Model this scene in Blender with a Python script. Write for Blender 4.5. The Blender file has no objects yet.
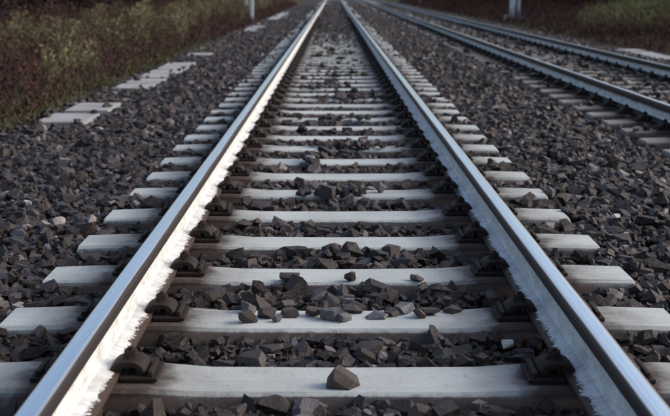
import bpy, bmesh, math, random
import numpy as np
from mathutils import Vector, Matrix
random.seed(7); rng = np.random.default_rng(11)
R = math.radians
sc = bpy.context.scene
C = sc.collection

# ---------------------------------------------------------------- camera, sky, sun, exposure
cam_d = bpy.data.cameras.new('camera'); cam = bpy.data.objects.new('camera', cam_d); C.objects.link(cam)
cam.location = (-0.028, 0, 1.165); cam.rotation_euler = (R(90 - 11.8), 0, -0.0019)
cam_d.sensor_width = 36; cam_d.lens = 56.2; cam_d.clip_start = 0.05; cam_d.clip_end = 3000
cam_d.dof.use_dof = True; cam_d.dof.focus_distance = 4.1; cam_d.dof.aperture_fstop = 4.3
sc.camera = cam

SUN_EL, SUN_AZ = R(31), R(88)          # azimuth measured from +Y (along the track) towards +X (right)
w = bpy.data.worlds.new('World'); sc.world = w; w.use_nodes = True
nt = w.node_tree; bg = nt.nodes['Background']
sky = nt.nodes.new('ShaderNodeTexSky'); sky.sky_type = 'NISHITA'; sky.sun_disc = False
sky.sun_elevation = SUN_EL; sky.sun_rotation = SUN_AZ; sky.dust_density = 4.5; sky.air_density = 1.1; sky.ozone_density = 1.2
nt.links.new(sky.outputs[0], bg.inputs[0]); bg.inputs[1].default_value = 0.15
sd = bpy.data.lights.new('sun', 'SUN'); sun = bpy.data.objects.new('sun', sd); C.objects.link(sun)
sd.energy = 1.25; sd.angle = R(22); sd.color = (1.0, 0.97, 0.93)
dv = Vector((math.sin(SUN_AZ) * math.cos(SUN_EL), math.cos(SUN_AZ) * math.cos(SUN_EL), math.sin(SUN_EL)))
sun.rotation_euler = dv.to_track_quat('Z', 'Y').to_euler(); sun.location = dv * 50
vs = sc.view_settings; vs.view_transform = 'Standard'; vs.look = 'None'; vs.exposure = 0.55; vs.gamma = 1; vs.use_curve_mapping = False

# ---------------------------------------------------------------- material helpers
class NT:
    def __init__(s, name):
        s.m = bpy.data.materials.new(name); s.m.use_nodes = True
        s.t = s.m.node_tree; s.b = s.t.nodes['Principled BSDF']
    def n(s, typ, **kw):
        nd = s.t.nodes.new(typ)
        for k, v in kw.items(): setattr(nd, k, v)
        return nd
    def l(s, a, b): s.t.links.new(a, b)
    def val(s, v, sock):
        if hasattr(v, 'is_output'): s.l(v, sock)
        else: sock.default_value = v
    def math(s, op, a, b=0.0, c=None, clamp=False):
        nd = s.n('ShaderNodeMath', operation=op); nd.use_clamp = clamp
        s.val(a, nd.inputs[0]); s.val(b, nd.inputs[1])
        if c is not None: s.val(c, nd.inputs[2])
        return nd.outputs[0]
    def noise(s, vec, scale, detail=4, rough=0.55):
        nd = s.n('ShaderNodeTexNoise'); s.l(vec, nd.inputs['Vector'])
        nd.inputs['Scale'].default_value = scale; nd.inputs['Detail'].default_value = detail; nd.inputs['Roughness'].default_value = rough
        return nd.outputs['Fac']
    def scale(s, vec, xyz):
        nd = s.n('ShaderNodeMapping'); s.l(vec, nd.inputs[0]); nd.inputs['Scale'].default_value = xyz
        return nd.outputs[0]
    def ramp(s, fac, stops, interp='LINEAR'):
        nd = s.n('ShaderNodeValToRGB'); s.val(fac, nd.inputs[0]); cr = nd.color_ramp; cr.interpolation = interp
        while len(cr.elements) < len(stops): cr.elements.new(0.5)
        for e, (p, c) in zip(cr.elements, stops):
            e.position = p; e.color = (*c, 1) if len(c) == 3 else c
        return nd.outputs[0]
    def sstep(s, v, a, b):
        nd = s.n('ShaderNodeMapRange', interpolation_type='SMOOTHSTEP'); s.val(v, nd.inputs[0])
        nd.inputs[1].default_value = a; nd.inputs[2].default_value = b
        return nd.outputs[0]
    def mix(s, f, a, b, mode='MIX'):
        nd = s.n('ShaderNodeMix', data_type='RGBA', blend_type=mode)
        s.val(f, nd.inputs[0])
        for v, k in ((a, 6), (b, 7)):
            if isinstance(v, tuple): nd.inputs[k].default_value = (*v, 1)
            else: s.l(v, nd.inputs[k])
        return nd.outputs[2]
    def bump(s, h, strength, dist=0.01):
        nd = s.n('ShaderNodeBump'); s.l(h, nd.inputs['Height'])
        nd.inputs['Strength'].default_value = strength; nd.inputs['Distance'].default_value = dist
        s.l(nd.outputs[0], s.b.inputs['Normal'])
    def pos(s): return s.n('ShaderNodeNewGeometry').outputs['Position']
    def obj(s): return s.n('ShaderNodeTexCoord').outputs['Object']
    def xyz(s, v):
        nd = s.n('ShaderNodeSeparateXYZ'); s.l(v, nd.inputs[0]); return nd.outputs
    def col(s, c): s.val(c if hasattr(c, 'is_output') else (*c, 1), s.b.inputs['Base Color'])
    def rough(s, r): s.val(r, s.b.inputs['Roughness'])
    def spec(s, v): s.b.inputs['Specular IOR Level'].default_value = v

TRK = (0.0, 3.65)                      # track centre lines
RAILS = [TRK[0] - .753, TRK[0] + .753, TRK[1] - .753, TRK[1] + .753]

def rust_shade_dist(t, x):
    """distance to the nearest rail, for settled iron dust and grease plus painted shade"""
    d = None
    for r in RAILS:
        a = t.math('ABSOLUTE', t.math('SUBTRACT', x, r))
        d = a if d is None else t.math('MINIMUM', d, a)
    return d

def stone_colour(t, tone):
    P = t.pos(); X = t.xyz(P)
    c = t.ramp(tone, [(0, (.010, .008, .008)), (.10, (.030, .020, .018)), (.20, (.016, .015, .018)), (.30, (.048, .030, .026)), (.40, (.028, .026, .030)), (.50, (.062, .044, .040)),
                      (.58, (.036, .034, .038)), (.66, (.085, .070, .068)), (.74, (.052, .052, .060)), (.82, (.12, .108, .110)), (.90, (.070, .060, .058)), (.95, (.19, .19, .205)), (.985, (.26, .255, .26)), (.990, (.42, .41, .40)), (1, (.52, .51, .49))])
    # brown rusty dust, patchy; beside the rails its colour also paints in shade
    near = t.sstep(t.math('ADD', rust_shade_dist(t, X[0]), t.math('MULTIPLY', t.math('SUBTRACT', t.noise(P, 6, 3), .5), .25)), .46, .20)
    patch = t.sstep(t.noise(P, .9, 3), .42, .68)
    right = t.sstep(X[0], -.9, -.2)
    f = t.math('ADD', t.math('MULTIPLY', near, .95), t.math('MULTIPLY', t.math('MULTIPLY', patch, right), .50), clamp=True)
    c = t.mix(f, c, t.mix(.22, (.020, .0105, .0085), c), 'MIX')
    c = t.mix(1.0, c, (.53, .475, .485), 'MULTIPLY')
    fine = t.noise(P, 90, 5, .7)
    c = t.mix(t.sstep(fine, .35, .75), c, t.mix(.25, c, (.10, .088, .086)))
    return c, fine

def stone_mat(name, per_object):
    t = NT(name)
    if per_object: tone = t.n('ShaderNodeObjectInfo').outputs['Random']
    else:
        a = t.n('ShaderNodeAttribute'); a.attribute_name = 'tone'; tone = a.outputs['Fac']
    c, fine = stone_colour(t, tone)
    t.col(c); t.rough(.58); t.spec(.32); t.bump(t.math('ADD', fine, t.math('MULTIPLY', t.noise(t.pos(), 28, 3), 1.5)), .6, .008)
    return t.m
M = {}
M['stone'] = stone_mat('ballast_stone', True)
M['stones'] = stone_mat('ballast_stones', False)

def solid_stone(name, rgb):
    t = NT(name); P = t.pos(); n1 = t.noise(P, 60, 5, .7)
    t.col(t.mix(t.sstep(n1, .3, .75), rgb, tuple(min(1, v * 1.7) for v in rgb))); t.rough(.62); t.spec(.4); t.bump(n1, .5, .006)
    return t.m
M['dark_stone'] = solid_stone('dark_brown_stone', (.034, .025, .023))
M['grey_stone'] = solid_stone('blue_grey_stone', (.062, .064, .072))
M['pale_stone'] = solid_stone('pale_stone', (.34, .335, .32))

# bed under the stones (shows in the gaps and far away)
t = NT('ballast_bed'); P = t.pos(); X = t.xyz(P)
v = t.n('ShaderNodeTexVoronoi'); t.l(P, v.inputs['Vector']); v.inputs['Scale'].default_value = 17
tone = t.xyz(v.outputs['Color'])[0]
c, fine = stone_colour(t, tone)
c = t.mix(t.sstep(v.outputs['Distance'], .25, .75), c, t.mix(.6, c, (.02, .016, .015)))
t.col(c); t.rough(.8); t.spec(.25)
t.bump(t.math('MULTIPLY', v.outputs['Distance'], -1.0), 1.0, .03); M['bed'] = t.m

# soil
t = NT('soil'); P = t.pos(); n1 = t.noise(P, 1.3, 5); n2 = t.noise(P, 14, 5, .65)
t.col(t.mix(t.sstep(n1, .4, .62), t.mix(n2, (.030, .019, .016), (.062, .044, .034)), t.mix(n2, (.030, .033, .016), (.07, .066, .036))))
t.rough(.95); t.spec(.1); t.bump(n2, .8, .05); M['soil'] = t.m

# concrete of the sleepers: pale tops with rust stains at the rail seats
def concrete(name, base, stain, dirt_amt):
    t = NT(name); O = t.obj(); P = t.pos(); X = t.xyz(O)
    big = t.noise(P, 2.3, 4); fine = t.noise(P, 55, 6, .7); streak = t.noise(t.scale(P, (3.0, 38, 8)), 1.0, 4)
    c = t.mix(t.sstep(big, .35, .7), base, tuple(v * .80 for v in base))
    c = t.mix(t.math('MULTIPLY', t.sstep(streak, .50, .70), .35), c, tuple(v * .66 for v in base))
    d = t.math('ABSOLUTE', t.math('SUBTRACT', t.math('ABSOLUTE', X[0]), .753))
    d = t.math('ADD', d, t.math('MULTIPLY', t.math('SUBTRACT', t.noise(P, 9, 4), .5), .22))
    c = t.mix(t.math('MULTIPLY', t.sstep(d, .46, .20), .42), c, tuple(v * .6 for v in (stain[0] * 2.3, stain[1] * 2.3, stain[2] * 2.3)))
    c = t.mix(t.math('MULTIPLY', t.sstep(d, .275, .17), .92), c, stain)
    sp = t.noise(P, 24, 5, .75)
    c = t.mix(t.math('MULTIPLY', t.sstep(sp, .58, .70), dirt_amt), c, (.13, .105, .09))
    c = t.mix(t.math('MULTIPLY', t.sstep(fine, .5, .75), .25), c, tuple(v * .55 for v in base))
    # splashed brown dust on the lower flanks (a height band on the concrete itself)
    low = t.math('ADD', X[2], t.math('MULTIPLY', t.math('SUBTRACT', sp, .5), .04))
    c = t.mix(t.math('MULTIPLY', t.sstep(low, -.018, -.034), .85), c, (.13, .092, .076))
    pv = t.n('ShaderNodeTexVoronoi'); t.l(P, pv.inputs['Vector']); pv.inputs['Scale'].default_value = 85
    pit = t.math('MULTIPLY', t.sstep(pv.outputs['Distance'], .22, .12), t.sstep(t.noise(P, 11, 3), .5, .6))
    c = t.mix(t.math('MULTIPLY', pit, .7), c, tuple(v * .35 for v in base))
    t.col(c); t.rough(.85); t.spec(.25); t.bump(t.math('SUBTRACT', fine, pit), .45, .005)
    return t.m
M['sleeper'] = concrete('sleeper_concrete', (.415, .445, .450), (.040, .023, .018), .40)
M['sleeper_grimy'] = concrete('grimy_sleeper_concrete', (.235, .222, .216), (.036, .024, .020), .6)
t = NT('slab_concrete'); P = t.pos(); n1 = t.noise(P, 5, 5); n2 = t.noise(P, 70, 5, .7)
c = t.mix(t.sstep(n1, .4, .68), (.29, .295, .31), (.22, .22, .225)); c = t.mix(t.math('MULTIPLY', t.sstep(n2, .5, .75), .35), c, (.24, .23, .21))
t.col(c); t.rough(.88); t.spec(.2); t.bump(n2, .3, .004); M['slab'] = t.m

# rail steel
def head_mat(name, wide, narrow):
    t = NT(name); O = t.obj(); P = t.pos(); X = t.xyz(O)
    ax = t.math('ABSOLUTE', X[0]); nz = t.noise(t.scale(P, (60, 1.2, 60)), 1.0, 4); fine = t.noise(t.scale(P, (420, 9, 200)), 1.0, 4)
    e = t.math('ADD', ax, t.math('MULTIPLY', t.math('SUBTRACT', nz, .5), .012))
    worn = t.math('MULTIPLY', t.sstep(e, wide, narrow), t.sstep(X[2], .160, .167))
    t.col(t.mix(worn, t.mix(nz, (.014, .012, .015), (.034, .026, .026)), t.mix(t.sstep(t.noise(t.scale(P, (230, .35, 60)), 1.0, 5, .7), .32, .62), (.66, .71, .80), t.mix(fine, (.86, .90, .95), (.96, .97, .99)))))
    t.val(worn, t.b.inputs['Metallic'])
    t.rough(t.math('ADD', t.math('MULTIPLY', worn, -.32), t.math('ADD', .52, t.math('MULTIPLY', fine, .10)))); t.spec(.25); t.bump(fine, .05, .002)
    return t.m
M['head'] = head_mat('running_steel', .0305, .0185); M['head_dull'] = head_mat('dull_running_steel', .0190, .0080)

def web_mat(name, foot, top=.128):
    t = NT(name); O = t.obj(); P = t.pos(); X = t.xyz(O); ax = t.math('ABSOLUTE', X[0])
    br = t.noise(t.scale(P, (10, 210, 14)), 1.0, 6, .72); cl = t.noise(t.scale(P, (6, 22, 6)), 1.0, 4); fine = t.noise(P, 160, 4, .7)
    rust = t.mix(fine, (.030, .018, .014), (.065, .040, .030))
    grime = t.sstep(t.math('ADD', t.math('MULTIPLY', br, .6), t.math('MULTIPLY', t.noise(t.scale(P, (4, 9, 30)), 1.0, 5, .7), .6)), .48, .78)
    white = t.mix(t.math('MULTIPLY', grime, .75), t.mix(t.sstep(fine, .4, .8), (.66, .685, .71), (.50, .505, .51)), (.25, .235, .22))
    speck = t.sstep(t.noise(t.scale(P, (70, 85, 70)), 1.0, 6, .75), .30, .70)
    if foot:   # worn, speckled edge on the foot
        k = t.math('DIVIDE', t.math('SUBTRACT', t.math('ADD', ax, t.math('MULTIPLY', t.math('SUBTRACT', cl, .5), .045)), .036), .036)
    else:      # paint worn away in patches just under the head
        k = t.math('DIVIDE', t.math('SUBTRACT', t.math('ADD', X[2], t.math('MULTIPLY', t.math('SUBTRACT', cl, .5), .05)), top - .024), .040)
    f = t.sstep(t.math('SUBTRACT', t.math('ADD', t.math('MULTIPLY', speck, .7), t.math('MULTIPLY', br, .3)), k), -.08, .08)
    t.col(t.mix(f, rust, white)); t.rough(.6); t.spec(.3); t.bump(t.math('ADD', br, speck), .25, .002)
    return t.m
M['web'] = web_mat('white_painted_web', False); M['web_low'] = web_mat('half_painted_web', False, .100); M['foot'] = web_mat('white_painted_foot', True)
t = NT('rusty_iron'); P = t.pos(); n1 = t.noise(P, 80, 5, .7)
t.col(t.mix(n1, (.006, .0035, .0032), (.022, .0115, .0095))); t.rough(.75); t.spec(.3); t.bump(n1, .5, .003); M['rust'] = t.m
t = NT('galvanised_steel'); P = t.pos(); n1 = t.noise(P, 6, 5)
t.col(t.mix(n1, (.42, .46, .52), (.62, .65, .70))); t.rough(.5); M['galv'] = t.m
t = NT('asphalt'); P = t.pos(); n1 = t.noise(P, 20, 5)
t.col(t.mix(n1, (.05, .051, .058), (.08, .081, .09))); t.rough(.7); M['asphalt'] = t.m

def leaf_mat(name, stops, trans=.25):
    t = NT(name); a = t.n('ShaderNodeAttribute'); a.attribute_name = 'tone'
    oi = t.n('ShaderNodeObjectInfo').outputs['Random']
    f = t.math('ADD', t.math('MULTIPLY', a.outputs['Fac'], .82), t.math('MULTIPLY', oi, .18))
    t.col(t.ramp(f, stops)); t.rough(.75); t.spec(.15)
    return t.m
M['dry'] = leaf_mat('dry_red_brown_leaf', [(0, (0.0180, 0.0087, 0.0091)), (.3, (0.0420, 0.0196, 0.0193)), (.55, (0.0690, 0.0342, 0.0311)), (.75, (0.0900, 0.0563, 0.0401)), (1, (0.1020, 0.0880, 0.0482))])
M['maroon'] = leaf_mat('maroon_leaf', [(0, (0.0160, 0.0063, 0.0063)), (.4, (0.0400, 0.0140, 0.0126)), (.8, (0.0680, 0.0252, 0.0210)), (1, (0.0880, 0.0525, 0.0350))])
M['plume'] = leaf_mat('yellow_green_leaf', [(0, (0.0567, 0.0500, 0.0320)), (.35, (0.1333, 0.1266, 0.0700)), (.6, (0.2067, 0.2067, 0.1100)), (.85, (0.2799, 0.2399, 0.1466)), (1, (0.3199, 0.2666, 0.1799))])
M['grass'] = leaf_mat('grass_blade', [(0, (0.0270, 0.0315, 0.0135)), (.45, (0.0938, 0.1013, 0.0435)), (.8, (0.1575, 0.1500, 0.0713)), (1, (0.2100, 0.1650, 0.0900))])
M['bush'] = leaf_mat('purple_brown_leaf', [(0, (.014, .010, .013)), (.5, (.038, .025, .029)), (.85, (.066, .041, .042)), (1, (.075, .07, .04))])
M['weed'] = leaf_mat('weed_leaf', [(0, (0.0125, 0.0200, 0.0090)), (.6, (0.0325, 0.0425, 0.0200)), (1, (0.0600, 0.0650, 0.0300))])
t = NT('twig'); P = t.pos(); t.col(t.mix(t.noise(P, 40), (.035, .022, .018), (.085, .055, .042))); t.rough(.9); M['twig'] = t.m

# ---------------------------------------------------------------- object helpers
def tag(o, label=None, cat=None, group=None, kind=None):
    if label: o['label'] = label
    if cat: o['category'] = cat
    if group: o['group'] = group
    if kind: o['kind'] = kind
    return o
def mesh_from(name, V, F, mat=None, tone=None):
    """V (n,3), F (m,3 or 4) numpy arrays"""
    V = np.asarray(V, np.float32); F = np.asarray(F, np.int32)
    me = bpy.data.meshes.new(name); k = F.shape[1]
    me.vertices.add(len(V)); me.vertices.foreach_set('co', V.ravel())
    me.loops.add(F.size); me.loops.foreach_set('vertex_index', F.ravel())
    me.polygons.add(len(F)); me.polygons.foreach_set('loop_start', np.arange(0, F.size, k, dtype=np.int32))
    me.polygons.foreach_set('loop_total', np.full(len(F), k, np.int32))
    if tone is not None:
        at = me.attributes.new('tone', 'FLOAT', 'POINT'); at.data.foreach_set('value', np.asarray(tone, np.float32))
    me.update(calc_edges=True); me.validate()
    me.shade_flat()
    if mat: me.materials.append(mat)
    return me
def bm_mesh(name, bm, mat, smooth=None):
    bmesh.ops.recalc_face_normals(bm, faces=bm.faces[:])
    me = bpy.data.meshes.new(name); bm.to_mesh(me); bm.free(); me.materials.append(mat)
    if smooth is not None:
        me.shade_smooth(); me.set_sharp_from_angle(angle=R(smooth))
    return me
def link(name, me, parent=None, loc=(0, 0, 0)):
    o = bpy.data.objects.new(name, me); C.objects.link(o); o.location = loc
    if parent: o.parent = parent
    return o
def empty(name, loc=(0, 0, 0), rz=0):
    o = bpy.data.objects.new(name, None); C.objects.link(o); o.location = loc; o.rotation_euler = (0, 0, rz)
    o.empty_display_size = .1
    return o
def copy_tree(o, parent=None):
    c = o.copy(); C.objects.link(c); c.parent = parent
    for ch in o.children: copy_tree(ch, c)
    return c
def box(bm, x0, x1, y0, y1, z0, z1, bev=0):
    r = bmesh.ops.create_cube(bm, size=1)
    for v in r['verts']:
        v.co = Vector(((x0 + x1) / 2 + v.co.x * (x1 - x0), (y0 + y1) / 2 + v.co.y * (y1 - y0), (z0 + z1) / 2 + v.co.z * (z1 - z0)))
    if bev:
        es = {e for v in r['verts'] for e in v.link_edges}
        bmesh.ops.bevel(bm, geom=list(es), offset=bev, segments=2, affect='EDGES', profile=.6)
def tube(bm, pts, r, n=6):
    pts = [Vector(p) for p in pts]; rings = []
    for i, p in enumerate(pts):
        d = (pts[min(i + 1, len(pts) - 1)] - pts[max(i - 1, 0)]).normalized()
        a = d.orthogonal().normalized() if i == 0 else (a - d * a.dot(d)).normalized()
        b = d.cross(a); rr = r[i] if isinstance(r, (list, tuple)) else r
        rings.append([bm.verts.new(p + (a * math.cos(2 * math.pi * k / n) + b * math.sin(2 * math.pi * k / n)) * rr) for k in range(n)])
    for q, s in zip(rings, rings[1:]):
        for k in range(n): bm.faces.new((q[k], q[(k + 1) % n], s[(k + 1) % n], s[k]))
    bm.faces.new(rings[0]); bm.faces.new(rings[-1][::-1])
ORD = ['', 'first', 'second', 'third', 'fourth', 'fifth', 'sixth', 'seventh', 'eighth', 'ninth', 'tenth', 'eleventh', 'twelfth', 'thirteenth',
       'fourteenth', 'fifteenth', 'sixteenth', 'seventeenth', 'eighteenth', 'nineteenth', 'twentieth']
TENS = {2: 'twenty', 3: 'thirty', 4: 'forty', 5: 'fifty', 6: 'sixty'}
TENTH = {3: 'thirtieth', 4: 'fortieth', 5: 'fiftieth', 6: 'sixtieth'}
def ordinal(n):
    if n <= 20: return ORD[n]
    return TENTH[n // 10] if n % 10 == 0 else TENS[n // 10] + '-' + ORD[n % 10]

# ---------------------------------------------------------------- terrain and ballast heights
def lerp_tab(x, tab): return np.interp(x, [a for a, _ in tab], [b for _, b in tab])
def wob(x, y):
    return (np.sin(x * 3.1 + y * 1.7) + np.sin(x * -1.9 + y * 2.9 + 1.3) + .7 * np.sin(x * 6.3 + y * 5.1 + 2) + .7 * np.sin(x * 7.7 - y * 6.4)) / 3.4
BED_TAB = [(-3.6, -.20), (-2.95, -.150), (-2.4, -.135), (-1.75, -.055), (-1.2, -.046), (-1.0, -.055), (-.75, -.080), (-.5, -.060), (0, -.052), (.5, -.060), (.75, -.080), (1.0, -.055),
           (1.3, -.046), (2.0, -.04), (2.3, -.070), (2.65, -.084), (2.9, -.092), (3.2, -.078), (3.65, -.070), (4.1, -.078), (4.4, -.092), (4.7, -.065), (5.3, -.055), (5.9, -.125), (7.0, -.18)]
def bed_z(x, y):
    mid = np.clip((.60 - np.abs(x)) / .12, 0, 1) * np.clip((y - 27) / 12, 0, 1)
    return lerp_tab(x, BED_TAB) + .013 * wob(x, y) + .045 * mid
GND_TAB = [(-400, 3), (-40, 1.2), (-14, .35), (-8, .1), (-4.5, -.15), (-3.2, -.21), (-2.6, -.30), (0, -.34), (6, -.30), (6.6, -.22), (8, .02), (10, .42), (14, .8), (40, 1.6), (400, 3)]
def gnd_z(x, y): return lerp_tab(x, GND_TAB) + .05 * wob(x * .35, y * .3) * np.clip((np.abs(x - 1.7) - 4.3), 0, 2)
# one sheet of ground out to the horizon
xs = np.unique(np.concatenate([np.linspace(-400, -30, 14), np.linspace(-30, 30, 90), np.linspace(30, 400, 14)]))
ys = np.unique(np.concatenate([np.linspace(-60, 0, 12), np.linspace(0, 80, 110), np.linspace(80, 900, 40)]))
def grid(xs, ys, zf):
    gx, gy = np.meshgrid(xs, ys); V = np.stack([gx.ravel(), gy.ravel(), zf(gx.ravel(), gy.ravel())], 1)
    nx, ny = len(xs), len(ys); i = (np.arange(ny - 1)[:, None] * nx + np.arange(nx - 1)[None]).ravel()
    return V, np.stack([i, i + 1, i + nx + 1, i + nx], 1)
V, F = grid(xs, ys, gnd_z); g = link('ground', mesh_from('ground', V, F, M['soil'])); tag(g, 'dark soil ground under the undergrowth on both sides', kind='structure')
for p in g.data.polygons: p.use_smooth = True
# ballast bed sheet
xs = np.linspace(-3.45, 6.6, 95); ys = np.unique(np.concatenate([np.linspace(-6, 45, 200), np.linspace(45, 420, 160)]))
V, F = grid(xs, ys, lambda x, y: bed_z(x, y) - .030 + .032 * np.clip((y - 40) / 4, 0, 1))
bed = link('ballast_bed', mesh_from('ballast_bed', V, F, M['bed'])); tag(bed, 'bed of crushed dark brown and grey stone under both tracks', kind='structure')

# ---------------------------------------------------------------- rails
def rail_parts():
    arc = [(.036 - .013 + .013 * math.cos(a), .1575 + .013 * math.sin(a)) for a in [R(x) for x in (0, 15, 30, 45, 60, 72, 82)]]
    top = [(.019, .1712), (.013, .1717), (.0065, .17193), (0, .172)]
    half = [(.00825, .122), (.022, .1268), (.0345, .1305), (.036, .133)] + arc + top
    head = half + [(-x, z) for x, z in half[-2::-1]]
    webr = [(.016, .0290), (.0115, .0345), (.0092, .042), (.00825, .055), (.0080, .08), (.00825, .105), (.00825, .1225)]
    foot = [(.016, .0290), (.030, .0245), (.050, .0185), (.073, .0120), (.075, .0105), (.075, .0005), (.0735, 0)]
    foot = foot + [(-x, z) for x, z in foot[::-1]]
    return head, webr, [(-x, z) for x, z in webr], foot
def extrude(bm, prof, ys, closed=False):
    rows = [[bm.verts.new((x, y, z)) for x, z in prof] for y in ys]
    n = len(prof)
    for a, b in zip(rows, rows[1:]):
        for k in range(n if closed else n - 1): bm.faces.new((a[k], a[(k + 1) % n], b[(k + 1) % n], b[k]))
    return rows
RY = list(np.linspace(-3, 30, 34)) + list(np.linspace(40, 420, 20))
hd, wr, wl, ft = rail_parts()
bm = bmesh.new(); extrude(bm, hd, RY); head_me = bm_mesh('rail_head', bm, M['head'], 25)
bm = bmesh.new(); extrude(bm, wr, RY); extrude(bm, wl[::-1], RY); web_me = bm_mesh('rail_web', bm, M['web'], 40)
bm = bmesh.new(); extrude(bm, ft, RY, True); foot_me = bm_mesh('rail_foot', bm, M['foot'], 25)
for me in (web_me,):   # outward normals on the two open strips
    bm = bmesh.new(); bm.from_mesh(me)
    for f in bm.faces:
        if f.normal.x * f.calc_center_median().x < 0: f.normal_flip()
    bm.to_mesh(me); bm.free()
bm = bmesh.new(); bm.from_mesh(head_me)
for f in bm.faces:
    c_ = f.calc_center_median() - Vector((0, 0, .147)); c_.y = 0
    if f.normal.dot(c_) < 0: f.normal_flip()
bm.to_mesh(head_me); bm.free()
RL = ['shiny steel rail with white painted web, left rail of the near track', 'shiny steel rail with white painted web, right rail of the near track',
      'steel rail with pale web, nearer rail of the second track on the right', 'steel rail with pale web, farther rail of the second track beside the undergrowth']
head2_me = head_me.copy(); head2_me.materials.clear(); head2_me.materials.append(M['head_dull'])
web2_me = web_me.copy(); web2_me.materials.clear(); web2_me.materials.append(M['web_low'])
foot2_me = foot_me.copy(); foot2_me.materials.clear(); foot2_me.materials.append(M['rust'])
for x, lb in zip(RAILS, RL):
    e = tag(empty('rail', (x, 0, .010)), lb, 'rail', 'running rails')
    link('rail_head', head_me if x < 2 else head2_me, e); link('web', web_me if x < 2 else web2_me, e); link('foot', foot_me if x < 2 else foot2_me, e)

# ---------------------------------------------------------------- sleepers with fastenings
def sleeper_mesh(name, mat, seed):
    rd = random.Random(seed); bm = bmesh.new()
    st = [(-1.30, 1), (-1.215, 0), (-1.0, 0), (-.60, 0), (-.42, 0), (0, 0), (.42, 0), (.60, 0), (1.0, 0), (1.215, 0), (1.30, 1)]
    ztop = {0: -.016, .42: -.014, .60: -.002, 1.0: 0, 1.215: -.006, 1.30: -.20}
    wt = {0: .108, .42: .110, .60: .117, 1.0: .118, 1.215: .113, 1.30: .125}
    rows = []
    for x, end in st:
        a = abs(x); zt = ztop[a]; ht = wt[a]; hb = .138 if a > .5 else .125
        if end: prof = [(-hb, -.22), (-hb, -.205), (-hb + .004, -.2), (hb - .004, -.2), (hb, -.205), (hb, -.22)]
        else:
            j = lambda: rd.uniform(-.0025, .0025)
            prof = [(-hb, -.22), (-ht - .006, zt - .012 + j()), (-ht + .005 + j(), zt), (ht - .005 + j(), zt), (ht + .006, zt - .012 + j()), (hb, -.22)]
        rows.append([bm.verts.new((x, y, z)) for y, z in prof])
    for a, b in zip(rows, rows[1:]):
        for k in range(6): bm.faces.new((a[k], a[(k + 1) % 6], b[(k + 1) % 6], b[k]))
    bm.faces.new(rows[0]); bm.faces.new(rows[-1][::-1])
    return bm_mesh(name, bm, mat)
SL = [sleeper_mesh('sleeper_body', M['sleeper'], s) for s in range(4)]
SG = [sleeper_mesh('grimy_sleeper_body', M['sleeper_grimy'], s) for s in range(3)]
# ribbed base plate, arched clamp plate and bolt with nut, built pointing along +x away from the rail
def cyl(bm, x, y, z0, z1, ra, rb, n, rot=0):
    a = [bm.verts.new((x + ra * math.cos(rot + 2 * math.pi * k / n), y + ra * math.sin(rot + 2 * math.pi * k / n), z0)) for k in range(n)]
    b = [bm.verts.new((x + rb * math.cos(rot + 2 * math.pi * k / n), y + rb * math.sin(rot + 2 * math.pi * k / n), z1)) for k in range(n)]
    for k in range(n): bm.faces.new((a[k], a[(k + 1) % n], b[(k + 1) % n], b[k]))
    bm.faces.new(b); bm.faces.new(a[::-1])
def clamp(bm):
    out = [(.046, .036), (.058, .047), (.080, .056), (.105, .060), (.130, .056), (.148, .044), (.156, .026), (.157, .016)]
    inn = [(.143, .016), (.138, .030), (.124, .040), (.100, .043), (.082, .038), (.066, .0285), (.046, .0295)]
    prof = out + inn; rows = []
    for y, sc_ in ((-.052, .86), (-.045, 1), (.045, 1), (.052, .86)):
        rows.append([bm.verts.new((.10 + (x - .10) * sc_, y, .038 + (z - .038) * sc_)) for x, z in prof])
    n = len(prof)
    for a, b in zip(rows, rows[1:]):
        for k in range(n): bm.faces.new((a[k], a[(k + 1) % n], b[(k + 1) % n], b[k]))
    bm.faces.new(rows[0]); bm.faces.new(rows[-1][::-1])
def plate(bm):
    box(bm, .077, .192, -.074, .074, .001, .0145, .003); box(bm, .162, .178, -.066, .066, .013, .034, .005)
def bolt(bm):
    cyl(bm, .103, 0, .012, .090, .010, .009, 8); cyl(bm, .103, 0, .0595, .064, .026, .025, 12); cyl(bm, .103, 0, .0635, .081, .0215, .0205, 6, .3)
bm = bmesh.new(); clamp(bm); CLIP = bm_mesh('clamp_plate', bm, M['rust'], 35)
bm = bmesh.new(); plate(bm); PLATE = bm_mesh('base_plate', bm, M['rust'])
bm = bmesh.new(); bolt(bm); SCREW = bm_mesh('bolt', bm, M['rust'])
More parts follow.
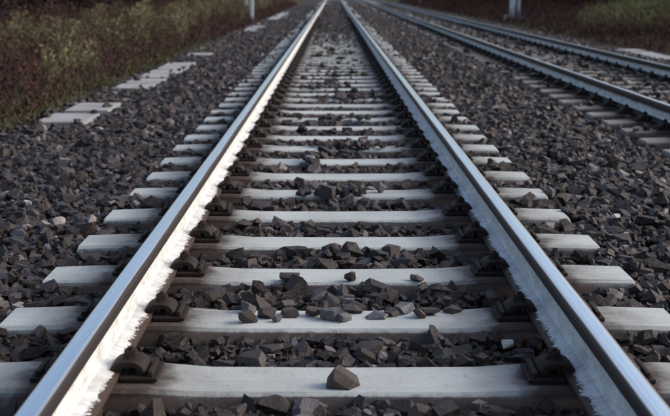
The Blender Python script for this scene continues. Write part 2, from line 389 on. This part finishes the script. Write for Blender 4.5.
# the same three pieces joined, for sleepers too far away to tell them apart
bm = bmesh.new(); clamp(bm); plate(bm); bolt(bm); FAST = bm_mesh('fastening', bm, M['rust'])
bm = bmesh.new(); box(bm, -.074, .074, -.085, .085, .0005, .0098); PAD = bm_mesh('rail_pad', bm, M['rust'])
SLEEP = 0.60; Y0 = 3.058
def near_label(tr, k):
    if tr == 0: return ['pale concrete sleeper nearest the camera with one big stone on top', 'pale concrete sleeper second from the front, with a row of loose stones on it'][k] if k < 2 else \
        f'pale concrete sleeper of the near track, {ordinal(k + 1)} from the front'
def make_sleeper(tr, y, detail, label, mesh):
    e = empty('sleeper', (TRK[tr], y, 0)); tag(e, label, 'sleeper', ['concrete sleepers of the near track', 'concrete sleepers of the second track'][tr])
    e.rotation_euler.z = random.gauss(0, .003); e.location.x += random.gauss(0, .008)
    link('concrete_body', mesh, e)
    for s in (-1, 1):
        if detail >= 2: link('rail_pad', PAD, e, (s * .753 - (e.location.x - TRK[tr]), 0, 0))
        for d in (-1, 1):
            loc = (s * .753 - (e.location.x - TRK[tr]), random.gauss(0, .004), 0)
            parts = [('clamp_plate', CLIP), ('base_plate', PLATE), ('bolt', SCREW)] if detail == 2 else [('fastening', FAST)] if detail == 1 else []
            for nm, me in parts:
                o = link(nm, me, e, loc); o.rotation_euler.z = 0 if d > 0 else math.pi
    return e
for k in range(-2, 155):
    y = Y0 + SLEEP * k + (random.gauss(0, .008) if k > 1 else 0)
    lb = near_label(0, k) if 0 <= k < 32 else ('pale concrete sleeper just in front of the picture under the near track' if k < 0 else
         'distant sleeper of the near track half buried in ballast')
    make_sleeper(0, y, 2 if k < 30 else 1 if k < 70 else 0, lb, SL[k % 4])
for k in range(4, 100):
    y = Y0 - .22 + SLEEP * k + random.gauss(0, .012)
    vis = k - 9
    lb = ('grimy grey sleeper of the second track just outside the right picture edge' if vis < 1 else
          f'grimy grey sleeper of the second track, {ordinal(vis)} from the right picture edge' if vis < 25 else 'distant grimy sleeper of the second track half buried in ballast')
    make_sleeper(1, y, 2 if k < 26 else 1 if k < 55 else 0, lb, SG[k % 3])
# the remaining far sleepers as one mass
def joined(me, places):
    n = len(me.vertices); co = np.empty(n * 3, np.float32); me.vertices.foreach_get('co', co); co = co.reshape(-1, 3)
    me.calc_loop_triangles(); tri = np.array([t_.vertices[:] for t_ in me.loop_triangles], np.int32)
    V = np.concatenate([co + np.array(p, np.float32) for p in places]); F = np.concatenate([tri + i * n for i in range(len(places))]); return V, F
V, F = joined(SL[0], [(0, Y0 + SLEEP * k, 0) for k in range(155, 300)])
o = link('far_sleepers', mesh_from('far_sleepers', V, F, M['sleeper_grimy'])); tag(o, 'far concrete sleepers of the near track merging towards the horizon', 'sleepers', kind='stuff')
V, F = joined(SG[0], [(TRK[1], Y0 - .22 + SLEEP * k, 0) for k in range(100, 300)])
o = link('far_sleepers', mesh_from('far_sleepers', V, F, M['sleeper_grimy'])); tag(o, 'far grimy sleepers of the second track merging towards the horizon', 'sleepers', kind='stuff')
# grey crossing deck far down the line
bm = bmesh.new(); box(bm, -.66, .66, 99, 108, -.1, .12, .01); cd = link('crossing_deck', bm_mesh('crossing_deck', bm, M['asphalt'])); tag(cd, 'grey deck between the rails far down the near track', kind='structure')

# ---------------------------------------------------------------- ballast stones
def proto_stone(seed, cuts):
    """crushed stone: a block split along random fracture planes"""
    rd = random.Random(seed); bm = bmesh.new(); bmesh.ops.create_cube(bm, size=2)
    for v in bm.verts: v.co += Vector([rd.uniform(-.28, .28) for _ in range(3)])
    for k in range(cuts):
        no = Vector([rd.gauss(0, 1) for _ in range(3)]).normalized()
        r = bmesh.ops.bisect_plane(bm, geom=bm.verts[:] + bm.edges[:] + bm.faces[:], plane_co=no * rd.uniform(.72, 1.02), plane_no=no, clear_outer=True, dist=1e-5)
        bmesh.ops.holes_fill(bm, edges=[e for e in bm.edges if e.is_boundary], sides=0)
    bmesh.ops.remove_doubles(bm, verts=bm.verts[:], dist=.16)
    for v in bm.verts: v.co += Vector([rd.uniform(-.06, .06) for _ in range(3)])
    bmesh.ops.triangulate(bm, faces=bm.faces[:]); bmesh.ops.recalc_face_normals(bm, faces=bm.faces[:])
    bm.verts.index_update()
    V = np.array([v.co[:] for v in bm.verts], np.float32); F = np.array([[v.index for v in f.verts] for f in bm.faces], np.int32)
    V = (V - V.mean(0)) * .84 * np.array([1, rd.uniform(.66, .95), rd.uniform(.46, .78)], np.float32)
    bm.free(); return V, F
HI = [proto_stone(s, 7) for s in range(32)]
LO = [proto_stone(100 + s, 3) for s in range(16)]
FAR = [proto_stone(200 + s, 0) for s in range(12)]
def rots(n, tilt):
    a = rng.uniform(0, 2 * np.pi, n); tx = rng.normal(0, tilt, n); tz = rng.uniform(0, 2 * np.pi, n)
    def Rz(t): z = np.zeros_like(t); o_ = np.ones_like(t); return np.stack([np.cos(t), -np.sin(t), z, np.sin(t), np.cos(t), z, z, z, o_], 1).reshape(-1, 3, 3)
    def Rx(t): z = np.zeros_like(t); o_ = np.ones_like(t); return np.stack([o_, z, z, z, np.cos(t), -np.sin(t), z, np.sin(t), np.cos(t)], 1).reshape(-1, 3, 3)
    return Rz(a) @ Rx(tx) @ Rz(tz)
def in_view(x, y, m): return np.abs(x + .03) < .335 * y + m
def sleeper_hit(x, y, grow):
    hit = np.zeros(len(x), bool); tr_id = np.zeros(len(x), int)
    for i, (tc, off) in enumerate(((0, 0), (TRK[1], -.22))):
        dy = (y - Y0 - off + SLEEP / 2) % SLEEP - SLEEP / 2
        h = (np.abs(x - tc) < 1.235 + grow * .3) & (np.abs(dy) < .122 + grow); hit |= h; tr_id[h] = i + 1
    return hit, tr_id
def spill(x, y):
    """probability that stones lie on top of the sleepers here"""
    n_ = .5 + .5 * wob(x * 1.3 + 4, y * .9)
    p = np.where(np.abs(x) < .52, np.clip((y - 22) / 20, 0, 1) * (.08 + .9 * n_), np.clip((y - 25) / 100, 0, .12) * n_)
    for cx, cy, sx, sy in ((.00, 6.00, .14, .12), (.12, 7.85, .22, .14), (-.05, 9.6, .2, .2), (.12, 11.5, .3, .3), (-.15, 13.0, .3, .3), (-.2, 7.2, .06, .1)):
        p = np.maximum(p, (.85 if cy < 8 else .45) * np.exp(-((x - cx) / sx) ** 2 - ((y - cy) / sy) ** 2))
    two = (x > 2.2) & (x < 5.1)
    p = np.where(two, np.where(np.abs(x - TRK[1]) < .6, .08, .03) + .20 * n_ * np.clip((y - 9) / 25, .1, 1), p)
    p = np.where((np.abs(np.abs(x) - .753) < .2) | (np.abs(np.abs(x - TRK[1]) - .753) < .2), 0, p)
    return p
# cable trough covers occupy these strips
TLX, TRX = (-2.90, -2.43), (6.02, 6.50)
TL_OPEN = [(9.9, 12.0), (13.6, 18.6), (20.4, 21.6), (33, 37.5), (46, 60)]
def on_cover(x, y):
    h = np.zeros(len(x), bool)
    for a, b in TL_OPEN: h |= (x > TLX[0] - .03) & (x < TLX[1] + .035) & (y > a - .02) & (y < b + .02)
    h |= (x > TRX[0] - .02) & (x < TRX[1] + .02) & (y > 19.4) & (y < 23.2)
    return h
def scatter(y0, y1, dens, rmean, rsd, lift, protos, tilt, margin=1.0):
    wmax = .335 * y1 + margin; xa, xb = max(-3.3, -wmax), min(6.4, wmax)
    n = int((xb - xa) * (y1 - y0) * dens)
    x = rng.uniform(xa, xb, n); y = rng.uniform(y0, y1, n)
    k = in_view(x, y, margin); x, y = x[k], y[k]
    # the shoulder thins out into the undergrowth
    k = rng.uniform(0, 1, len(x)) < np.clip(np.minimum((x + 3.35) / .45, (6.45 - x) / .6), .05, 1); x, y = x[k], y[k]
    r = np.clip(rng.normal(rmean, rsd, len(x)), rmean * .5, rmean * 2.0)
    z = bed_z(x, y) + lift * r + rng.normal(0, .2, len(x)) * r
    hit, _ = sleeper_hit(x, y, r * .55)
    keep = ~hit | (rng.uniform(0, 1, len(x)) < spill(x, y))
    z = np.where(hit, r * .45, z)
    oc = on_cover(x, y); edge = np.where(x < 0, np.abs(x + 2.665), 0) > .15; keep &= ~oc | (rng.uniform(0, 1, len(x)) < np.where(edge, .035, .008)); z = np.where(oc, -.095 + r * .4, z)
    rail_d = np.min(np.abs(x[:, None] - np.array(RAILS)[None]), 1)
    keep &= ~((rail_d < .078 + r) & (z + r * .8 > .005))
    x, y, z, r = x[keep], y[keep], z[keep], r[keep]
    return dict(p=np.stack([x, y, z], 1), r=r, R=rots(len(x), tilt), k=rng.integers(0, len(protos), len(x)), tone=rng.uniform(0, 1, len(x)) , protos=protos)
sets = [scatter(1.6, 9, 430, .031, .008, -.25, HI, .5), scatter(1.6, 9, 330, .030, .011, .42, HI, .8),
        scatter(9, 17, 290, .034, .009, -.2, LO, .5), scatter(9, 17, 230, .032, .011, .40, LO, .8),
        scatter(17, 44, 130, .038, .010, -.1, FAR, .6), scatter(17, 44, 125, .032, .010, .45, FAR, .9),
        scatter(1.6, 9, 320, .013, .005, 1.1, FAR, .9), scatter(44, 85, 55, .050, .012, -.1, FAR, .6)]
def project(p):
    c_, s_ = math.cos(R(11.8)), math.sin(R(11.8)); q = p - np.array([-.028, 0, 1.165])
    d = q[:, 1] * c_ - q[:, 2] * s_; u = q[:, 0] / d * 1046 + 335; v_ = 208 - (q[:, 1] * s_ + q[:, 2] * c_) / d * 1046
    return u, v_, d
# the 300 stones that show largest become parts of the bed, one object each
S = sets[1]; u, v_, d = project(S['p']); vis = (u > 8) & (u < 662) & (v_ > 8) & (v_ < 412)
big = np.where(vis, S['r'] / d, 0); pick = np.argsort(-big)[:296]
hi_me = [mesh_from('stone', a, b, M['stone']) for a, b in HI]
for i in pick:
    o = link('stone', hi_me[S['k'][i]], bed); o.location = S['p'][i]; o.rotation_euler = Matrix(S['R'][i].tolist()).to_euler(); o.scale = (S['r'][i],) * 3
keep = np.ones(len(S['r']), bool); keep[pick] = False
for key in ('p', 'r', 'R', 'k', 'tone'): S[key] = S[key][keep]
Vs, Fs, Ts, base = [], [], [], 0
for s in sets:
    for j, (pv, pf) in enumerate(s['protos']):
        ix = np.nonzero(s['k'] == j)[0]
        if not len(ix): continue
        v3 = np.einsum('nij,vj->nvi', s['R'][ix] * s['r'][ix][:, None, None], pv) + s['p'][ix][:, None, :]
        f3 = pf[None] + (np.arange(len(ix)) * len(pv))[:, None, None] + base
        Vs.append(v3.reshape(-1, 3)); Fs.append(f3.reshape(-1, 3)); Ts.append(np.repeat(s['tone'][ix], len(pv))); base += len(ix) * len(pv)
V, F, T = np.concatenate(Vs), np.concatenate(Fs), np.concatenate(Ts)
print('ballast triangles', len(F), [len(s['r']) for s in sets])
o = link('ballast_stones', mesh_from('ballast_stones', V, F, M['stones'], T), bed); o['kind'] = 'stuff'

# loose stones on top of sleepers: things of their own
def gp(px, py, z):
    c_, s_ = math.cos(R(11.8)), math.sin(R(11.8)); u_, v2 = (px - 335) / 1046, (py - 208) / 1046
    dr = (u_ + .0019, c_ - v2 * s_, -s_ - v2 * c_); tt = (z - 1.165) / dr[2]
    return -.028 + tt * dr[0], tt * dr[1]
def loose(x, y, wd, ht, seed, mat, label, group, rz=0, zb=-.014):
    pv, pf = proto_stone(seed, 8); a = rots(1, .3)[0]; pv = pv @ a.T
    lo, hi = pv.min(0), pv.max(0); pv = (pv - (lo + hi) / 2) / (hi - lo) * np.array([wd, wd * random.uniform(.7, .95), ht])
    pv[:, 2] += ht * .5 - .004
    o = link('loose_stone', mesh_from('loose_stone', pv, pf, M[mat]), None, (x, y, zb)); o.rotation_euler.z = rz
    tag(o, label, 'stone', group)
# the big pyramid-like stone on the nearest sleeper
bm = bmesh.new()
for q in [(-.052, -.020, 0), (-.040, .034, 0), (.030, .036, 0), (.054, .004, 0), (.020, -.036, 0), (-.040, -.032, .012), (-.048, .004, .026), (-.026, -.006, .060), (-.012, .014, .066), (.044, .010, .030), (.034, -.020, .024), (-.030, -.030, .030)]:
    bm.verts.new(q)
bmesh.ops.convex_hull(bm, input=bm.verts[:]); bmesh.ops.bevel(bm, geom=bm.edges[:], offset=.0012, segments=1, affect='EDGES')
x, y = gp(343, 390, -.014)
o = link('loose_stone', bm_mesh('loose_stone', bm, M['dark_stone']), None, (x, y + .035, -.015)); tag(o, 'large angular brown stone lying alone on the nearest sleeper', 'stone', 'loose stones on the sleepers')
row = [(248, 322, .06, .055, 'dark_stone'), (249, 310, .045, .05, 'grey_stone'), (267, 317, .06, .045, 'dark_stone'), (277, 321, .035, .03, 'grey_stone'), (289, 315, .07, .035, 'dark_stone'), (315, 315, .065, .04, 'dark_stone'),
       (331, 318, .07, .05, 'grey_stone'), (344, 320, .05, .035, 'grey_stone'), (352, 311, .075, .035, 'dark_stone'), (377, 316, .075, .022, 'grey_stone'), (392, 315, .05, .025, 'dark_stone'), (405, 312, .07, .04, 'grey_stone'),
       (419, 317, .045, .04, 'dark_stone'), (430, 314, .065, .03, 'dark_stone'), (453, 311, .065, .03, 'dark_stone')]
for i, (px, py, wd, ht, mt) in enumerate(row):
    x, y = gp(px, py, -.012); y = min(max(y, Y0 + .6 - .085), Y0 + .6 + .085)
    loose(x, y, wd * 1.2, ht * .95, 300 + i, mt, f'{ordinal(i + 1)} loose stone from the left on the second sleeper from the front' if i < 14 else 'loose stone farthest right on the second sleeper from the front', 'loose stones on the sleepers', random.uniform(-.5, .5))
for i, (px, py, wd, ht) in enumerate([(289, 280, .085, .04), (350, 281, .05, .05), (418, 281, .06, .03)]):
    x, y = gp(px, py, 0); loose(x, Y0 + 1.2 - .09, wd * 1.0, ht * .9, 340 + i, 'dark_stone', ['long dark stone left of centre on the front edge of the third sleeper', 'small pointed stone at the centre of the third sleeper edge', 'flat dark stone on the right half of the third sleeper'][i], 'loose stones on the sleepers')
# pale stones scattered in the ballast
for i, (px, py, wd) in enumerate([(527, 141, .07), (531, 114, .05), (616, 222, .055), (27, 203, .055), (21, 150, .06), (93, 131, .06), (243, 226, .07), (508, 342, .05), (150, 108, .05), (590, 86, .07), (629, 81, .09), (497, 168, .05), (250, 65, .09), (210, 58, .1)]):
    x, y = gp(px, py, -.03); pv, pf = proto_stone(400 + i, 7); o = link('stone', mesh_from('pale_stone', pv * wd / 2, pf, M['pale_stone']), bed, (x, y, float(bed_z(np.array([x]), np.array([y]))[0]) + .03))
    o['label'] = 'pale stone standing out in the dark ballast'

# ---------------------------------------------------------------- cable trough covers
def slab_mesh(wd, ln, seed):
    rd = random.Random(seed); bm = bmesh.new(); box(bm, -wd / 2, wd / 2, -ln / 2, ln / 2, -.07, 0, .008)
    for v in bm.verts: v.co += Vector((rd.uniform(-.003, .003), rd.uniform(-.003, .003), rd.uniform(-.002, .002)))
    return bm_mesh('cover_slab', bm, M['slab'])
SB = [slab_mesh(.47, .74, s) for s in range(3)]
i = 0
for a, b in TL_OPEN:
    n = max(1, int((b - a) / .75))
    for k in range(n):
        y = a + (k + .5) * (b - a) / n; o = link('cover_slab', SB[i % 3], None, (-2.665 + random.gauss(0, .012), y, -.090 + random.gauss(0, .003)))
        o.rotation_euler = (random.gauss(0, .004), random.gauss(0, .006), random.gauss(0, .014)); i += 1
        tag(o, f'{ordinal(i)} pale concrete cover slab from the front beside the left undergrowth' if i <= 12 else 'distant pale cover slab in the line left of the track', 'slab', 'cable trough covers')
for k in range(4):
    y = 19.9 + .8 * k; o = link('cover_slab', SB[k % 3], None, (6.26 + random.gauss(0, .015), y, -.085 + random.gauss(0, .006)))
    o.rotation_euler = (random.gauss(0, .01), random.gauss(0, .012), random.gauss(0, .03))
    tag(o, f'pale concrete cover slab beyond the second track, {ordinal(k + 1)} from the right' if k < 6 else 'distant pale cover slab in the line beyond the second track', 'slab', 'cable trough covers')

# ---------------------------------------------------------------- plants
def quads(cen, dirv, side, ln, wd):
    """leaf quads (kite shaped): centre base, direction, side vector, length, width"""
    a = cen; b = cen + dirv * (ln * .45)[:, None] + side * (wd / 2)[:, None]; c_ = cen + dirv * ln[:, None]; d_ = cen + dirv * (ln * .45)[:, None] - side * (wd / 2)[:, None]
    V = np.stack([a, b, c_, d_], 1).reshape(-1, 3); n = len(cen); return V, (np.arange(n)[:, None] * 4 + np.arange(4)[None])
def unit(v): return v / np.maximum(np.linalg.norm(v, axis=1), 1e-6)[:, None]
def rand_unit(n): return unit(rng.normal(size=(n, 3)))
def stalk_field(x, y, h, leaves, ll, lw, up=.2, lean=.18, stem_w=.007):
    """dry stalks with leaves, all in one mass"""
    n = len(x); z = np.where((x < -3.2) | (x > 6.5), gnd_z(x, y), bed_z(x, y)); b = np.stack([x, y, z - .03], 1)
    dr = unit(np.stack([rng.normal(0, lean, n), rng.normal(0, lean, n), np.ones(n)], 1)); sd_ = unit(np.cross(dr, rand_unit(n))); Vs, Fs, Ts, base = [], [], [], 0
    tone = np.clip(rng.normal(.5, .2, n) + .22 * wob(x * .8, y * .45 + x), 0, 1)
    V, F = quads(b, dr, sd_, h, np.full(n, stem_w)); Vs.append(V); Fs.append(F); Ts.append(np.repeat(tone * .8, 4)); base += len(V)
    ix = np.repeat(np.arange(n), leaves); m = len(ix); tpos = rng.uniform(.15, 1, m) ** .8
    cen = b[ix] + dr[ix] * (h[ix] * tpos)[:, None]; ld = rand_unit(m); ld[:, 2] = np.abs(ld[:, 2]) * .6 + up; ld = unit(ld)
    V, F = quads(cen, ld, unit(np.cross(ld, rand_unit(m))), rng.uniform(.5, 1.3, m) * ll, rng.uniform(.6, 1.3, m) * lw)
    Vs.append(V); Fs.append(F + base); Ts.append(np.repeat(np.clip(tone[ix] + rng.normal(0, .13, m), 0, .97), 4))
    return np.concatenate(Vs), np.concatenate(Fs), np.concatenate(Ts)
def sample(n, xa, xb, ya, yb, power=1.0, m=1.3):
    y = ya + (yb - ya) * rng.uniform(0, 1, n) ** 1.5; x = xa + (xb - xa) * rng.uniform(0, 1, n) ** power
    k = in_view(x, y, m); return x[k], y[k]
# left: red-brown thicket
x, y = sample(15000, -3.15, -9.5, 6.5, 95, 1.3); h = np.clip(rng.normal(.42, .18, len(x)) * (1 + .35 * wob(x * .9, y * .6)), .12, 1.0) * np.clip(.30 + (-3.0 - x) / .9, .30, 1.2)
V, F, T = stalk_field(x, y, h, 13, .072, .017, .45, .22)
o = link('dry_undergrowth', mesh_from('dry_undergrowth', V, F, M['dry'], T)); tag(o, 'red-brown dry undergrowth along the left side of the track', 'undergrowth', kind='stuff')
x, y = sample(16000, 6.75, 14, 12, 110, 1.2); h = np.clip(rng.normal(.42, .13, len(x)), .15, .8) * np.clip(.4 + (x - 6.6) / 1.0, .4, 1.2)
g_ = ((x - 10.2) / 2.3) ** 2 + ((y - 31) / 6) ** 2 > rng.uniform(.5, 1.4, len(x)); x, y, h = x[g_], y[g_], h[g_]
V, F, T = stalk_field(x, y, h, 11, .085, .019, .45, .22)
o = link('dry_undergrowth', mesh_from('dry_undergrowth', V, F, M['maroon'], T)); tag(o, 'dark maroon undergrowth along the far side of the second track', 'undergrowth', kind='stuff')
# grass at the left verge and on the bank to the right
x, y = sample(1700, -3.0, -3.7, 6.5, 26, .8); k = ~on_cover(x, y); x, y = x[k], y[k]; h = np.clip(rng.normal(.16, .06, len(x)), .05, .32)
V, F, T = stalk_field(x, y, h, 3, .12, .009, .5, .45, .010)
o = link('verge_grass', mesh_from('verge_grass', V, F, M['grass'], T * .4)); tag(o, 'short dark green grass at the left edge of the ballast', 'grass', kind='stuff')
n = 16000; a = rng.uniform(0, 2 * np.pi, n); q = np.sqrt(rng.uniform(0, 1, n)) * 1.12; x = 10.2 + 2.3 * q * np.cos(a); y = 31 + 6 * q * np.sin(a); k = in_view(x, y, 1.5); x, y = x[k], y[k]
h = np.clip(rng.normal(.30, .10, len(x)), .08, .6); V, F, T = stalk_field(x, y, h, 4, .20, .012, .6, .4, .012)
o = link('bank_grass', mesh_from('bank_grass', V, F, M['grass'], T)); tag(o, 'patch of green grass on the bank beyond the second track', 'grass', kind='stuff')

# feathery yellow-green plants, one object each
def plume_meshes(seed):
    rd = random.Random(seed); bm = bmesh.new(); Vs, Fs, Ts, base = [], [], [], 0
    for q in range(rd.randint(4, 8)):
        hgt = rd.uniform(.45, .95); a0 = rd.uniform(0, 6.28); ln = rd.uniform(.02, .30) * hgt; ox, oy = rd.gauss(0, .09), rd.gauss(0, .09); lx, ly = ln * math.cos(a0), ln * math.sin(a0)
        at_ = lambda t_: np.stack([ox * np.sqrt(np.maximum(t_, 0)) + lx * t_ ** 2, oy * np.sqrt(np.maximum(t_, 0)) + ly * t_ ** 2, hgt * t_], -1)
        tube(bm, [tuple(at_(np.array(t_))) for t_ in (-.06, .35, .7, 1.0)], [.008, .006, .004, .002], 4)
        n = rd.randint(70, 120); low = rd.uniform(.2, .45); tt = low + (1.02 - low) * rng.uniform(0, 1, n) ** .8; w_ = rd.uniform(.05, .11)
        rad = (w_ * np.sin(np.pi * np.clip((tt - low) / (1.05 - low), 0, 1)) ** .6 + .008) * np.sqrt(rng.uniform(.02, 1, n)); a = rng.uniform(0, 6.283, n)
        cen = at_(tt); cen[:, 0] += rad * np.cos(a); cen[:, 1] += rad * np.sin(a)
        ld = unit(np.stack([np.cos(a) * .7 + lx, np.sin(a) * .7 + ly, rng.uniform(.3, 1.6, n)], 1) + rng.normal(0, .3, (n, 3)))
        V, F = quads(cen, ld, unit(np.cross(ld, rand_unit(n))), rng.uniform(.04, .11, n), rng.uniform(.008, .022, n))
        Vs.append(V); Fs.append(F + base); base += len(V); Ts.append(np.repeat(np.clip(rd.uniform(.15, .7) + rng.normal(0, .15, n), 0, 1), 4))
    st = bm_mesh('stem', bm, M['twig'])
    return st, mesh_from('foliage', np.concatenate(Vs), np.concatenate(Fs), M['plume'], np.concatenate(Ts))
PL = [plume_meshes(s) for s in range(9)]
spots = []
rd = random.Random(5)
while len(spots) < 135:
    y = 9.5 + 62 * rd.random() ** 1.4; x = -(3.6 + 2.6 * rd.random() ** 1.1)
    if abs(x) > .335 * y + .6: continue
    if any((x - a) ** 2 + (y - b) ** 2 < .12 for a, b in spots): continue
    spots.append((x, y))
for i, (x, y) in enumerate(sorted(spots, key=lambda s: s[1])):
    e = empty('feathery_plant', (x, y, float(gnd_z(np.array([x]), np.array([y]))[0])), rd.uniform(0, 6.28)); e.scale = (rd.uniform(.8, 1.2),) * 2 + (rd.uniform(.65, 1.1),)
    st, fo = PL[i % 9]; link('stem', st, e); link('foliage', fo, e)
    zone = 0 if y < 15 else 1 if y < 30 else 2
    tag(e, ['feathery yellow-green plant near the left picture edge, nearer than the second cover slabs', 'feathery yellow-green plant in the middle of the left undergrowth',
            'distant feathery yellow-green plant in the left undergrowth towards the slim posts'][zone], 'plant', ['nearest feathery plants', 'middle feathery plants', 'distant feathery plants'][zone])
for i in range(16):   # a few reed-like ones on the right bank
    y = rd.uniform(24, 31); x = rd.uniform(8.0, 10.6); e = empty('feathery_plant', (x, y, float(gnd_z(np.array([x]), np.array([y]))[0])), rd.uniform(0, 6.28)); e.scale = (rd.uniform(.6, .9),) * 2 + (rd.uniform(.4, .6),)
    st, fo = PL[i % 9]; link('stem', st, e); link('foliage', fo, e)
    tag(e, 'low straw-coloured plant on the grassy bank beyond the second track', 'plant', 'plants on the right bank')

# dark bushes behind
def bush_meshes(seed, nleaf=5200):
    rd = random.Random(seed); bm = bmesh.new(); tips = []
    for k in range(16):
        a = rd.uniform(0, 6.28); sp = rd.uniform(.25, 1.15); top = rd.uniform(1.1, 2.3)
        p = [(0.1 * math.cos(a), .1 * math.sin(a), -.1), (sp * .35 * math.cos(a), sp * .35 * math.sin(a), top * .45), (sp * math.cos(a + .2), sp * math.sin(a + .2), top)]
        tube(bm, p, [.028, .018, .006], 5); tips.append(p[2]); tips.append(tuple((u_ + v2) / 2 for u_, v2 in zip(p[1], p[2]))); tips.append(p[1])
    br = bm_mesh('branches', bm, M['twig'])
    tp = np.array(tips); ix = rng.integers(0, len(tp), nleaf); cen = tp[ix] + rng.normal(0, .27, (nleaf, 3)); cen[:, 2] = np.maximum(cen[:, 2], .02)
    ld = rand_unit(nleaf); V, F = quads(cen, ld, unit(np.cross(ld, rand_unit(nleaf))), rng.uniform(.07, .16, nleaf), rng.uniform(.03, .07, nleaf))
    fo = mesh_from('foliage', V, F, M['bush'], np.repeat(np.clip(rng.normal(.45, .12, len(tp))[ix] + rng.normal(0, .18, nleaf), 0, 1), 4)); return br, fo
BU = [bush_meshes(s) for s in range(4)]
k = 0
def bush(x, y, s, side):
    global k
    e = empty('bush', (x, y, float(gnd_z(np.array([x]), np.array([y]))[0])), rd.uniform(0, 6.28)); e.scale = (s * rd.uniform(.9, 1.2), s * rd.uniform(.9, 1.2), s * rd.uniform(.75, 1.05))
    br, fo = BU[k % 4]; k += 1; link('branches', br, e); link('foliage', fo, e)
    tag(e, ['dark purple-brown bush behind the undergrowth left of the track', 'dark bush on the bank beyond the second track'][side], 'bush', ['bushes left of the track', 'bushes on the right bank'][side])
for y in np.arange(17, 110, 2.6): bush(-8.6 - .02 * y + rd.uniform(-.9, .5), y + rd.uniform(-.6, .6), rd.uniform(.75, 1.15), 0)
for y in np.arange(30, 120, 4.2): bush(-11.8 - .02 * y + rd.uniform(-.9, .9), y + rd.uniform(-.6, .6), rd.uniform(1.1, 1.5), 0)
for y in np.arange(26, 120, 2.8):
    bush((13.6 if y < 40 else 10.2) + rd.uniform(-.7, .9), y + rd.uniform(-.6, .6), rd.uniform(.75, 1.15), 1)
for y in np.arange(40, 130, 4.2): bush(14.5 + rd.uniform(-.9, .9), y + rd.uniform(-.6, .6), rd.uniform(1.1, 1.5), 1)

# low weeds between the sleepers
wx = [(.02, 14.4), (.25, 15.0), (-.2, 16.2), (.1, 18.1), (-.3, 18.8), (.3, 19.9), (-.05, 20.6), (1.9, 13.2), (1.7, 17.0), (2.1, 20.5)]
for i, (x, y) in enumerate(wx):
    n = 90; cen = np.stack([rng.normal(0, .03, n), rng.normal(0, .03, n), rng.uniform(0, .01, n)], 1); ld = rand_unit(n); ld[:, 2] = np.abs(ld[:, 2]) * .7 + .15; ld = unit(ld)
    V, F = quads(cen, ld, unit(np.cross(ld, rand_unit(n))), rng.uniform(.03, .09, n), rng.uniform(.012, .028, n))
    o = link('weed', mesh_from('weed', V, F, M['weed'], np.repeat(rng.uniform(0, 1, n), 4)), None, (x, y, -.03 if x > 1 else -.01))
    tag(o, 'low dark green weed growing between the rails of the near track' if x < 1 else 'low dark weed in the ballast between the two tracks', 'weed', 'weeds between the rails' if x < 1 else 'weeds between the tracks')

# ---------------------------------------------------------------- posts
mast = tag(empty('lattice_mast', (7.45, 43.8, .02)), 'pale blue-grey steel mast of two uprights beyond the second track', 'mast')
for s in (-1, 1):
    bm = bmesh.new(); x, hw = (-.10, .11) if s < 0 else (.17, .05)
    box(bm, x - hw, x + hw, -.085, -.077, .1, 7.6); box(bm, x - hw, x + hw, .077, .085, .1, 7.6); box(bm, x - s * hw * .9 - .004, x - s * hw * .9 + .004, -.077, .077, .1, 7.6)
    link('upright', bm_mesh('upright', bm, M['galv']), mast)
for j in range(10):
    bm = bmesh.new(); z = .55 + j * .75
    tube(bm, [(-.13, -.09, z), (.13, -.09, z + .36)], .012, 6); tube(bm, [(-.13, .09, z + .36), (.13, .09, z)], .012, 6); link('brace', bm_mesh('brace', bm, M['galv']), mast)
bm = bmesh.new(); box(bm, -.42, .42, -.36, .36, -.5, .10, .03); link('foundation', bm_mesh('foundation', bm, M['slab']), mast)
for x, y, lb in ((-3.42, 44.5, 'slim pale grey post nearer the camera beyond the left undergrowth'), (-3.98, 48.6, 'slim pale grey post farther away beyond the left undergrowth')):
    e = tag(empty('post', (x, y, -.1)), lb, 'post', 'posts left of the track')
    bm = bmesh.new(); box(bm, -.07, .07, -.07, .07, -.2, 2.6, .012); link('shaft', bm_mesh('shaft', bm, M['galv']), e)
    bm = bmesh.new(); box(bm, -.085, .085, -.085, .085, 2.602, 2.65, .01); link('cap', bm_mesh('cap', bm, M['galv']), e)
e = tag(empty('marker_post', (7.2, 88.5, -.12)), 'short pale marker post far along the second track', 'post')
bm = bmesh.new(); box(bm, -.11, .11, -.05, .05, -.2, .75, .02); link('shaft', bm_mesh('shaft', bm, M['slab']), e)
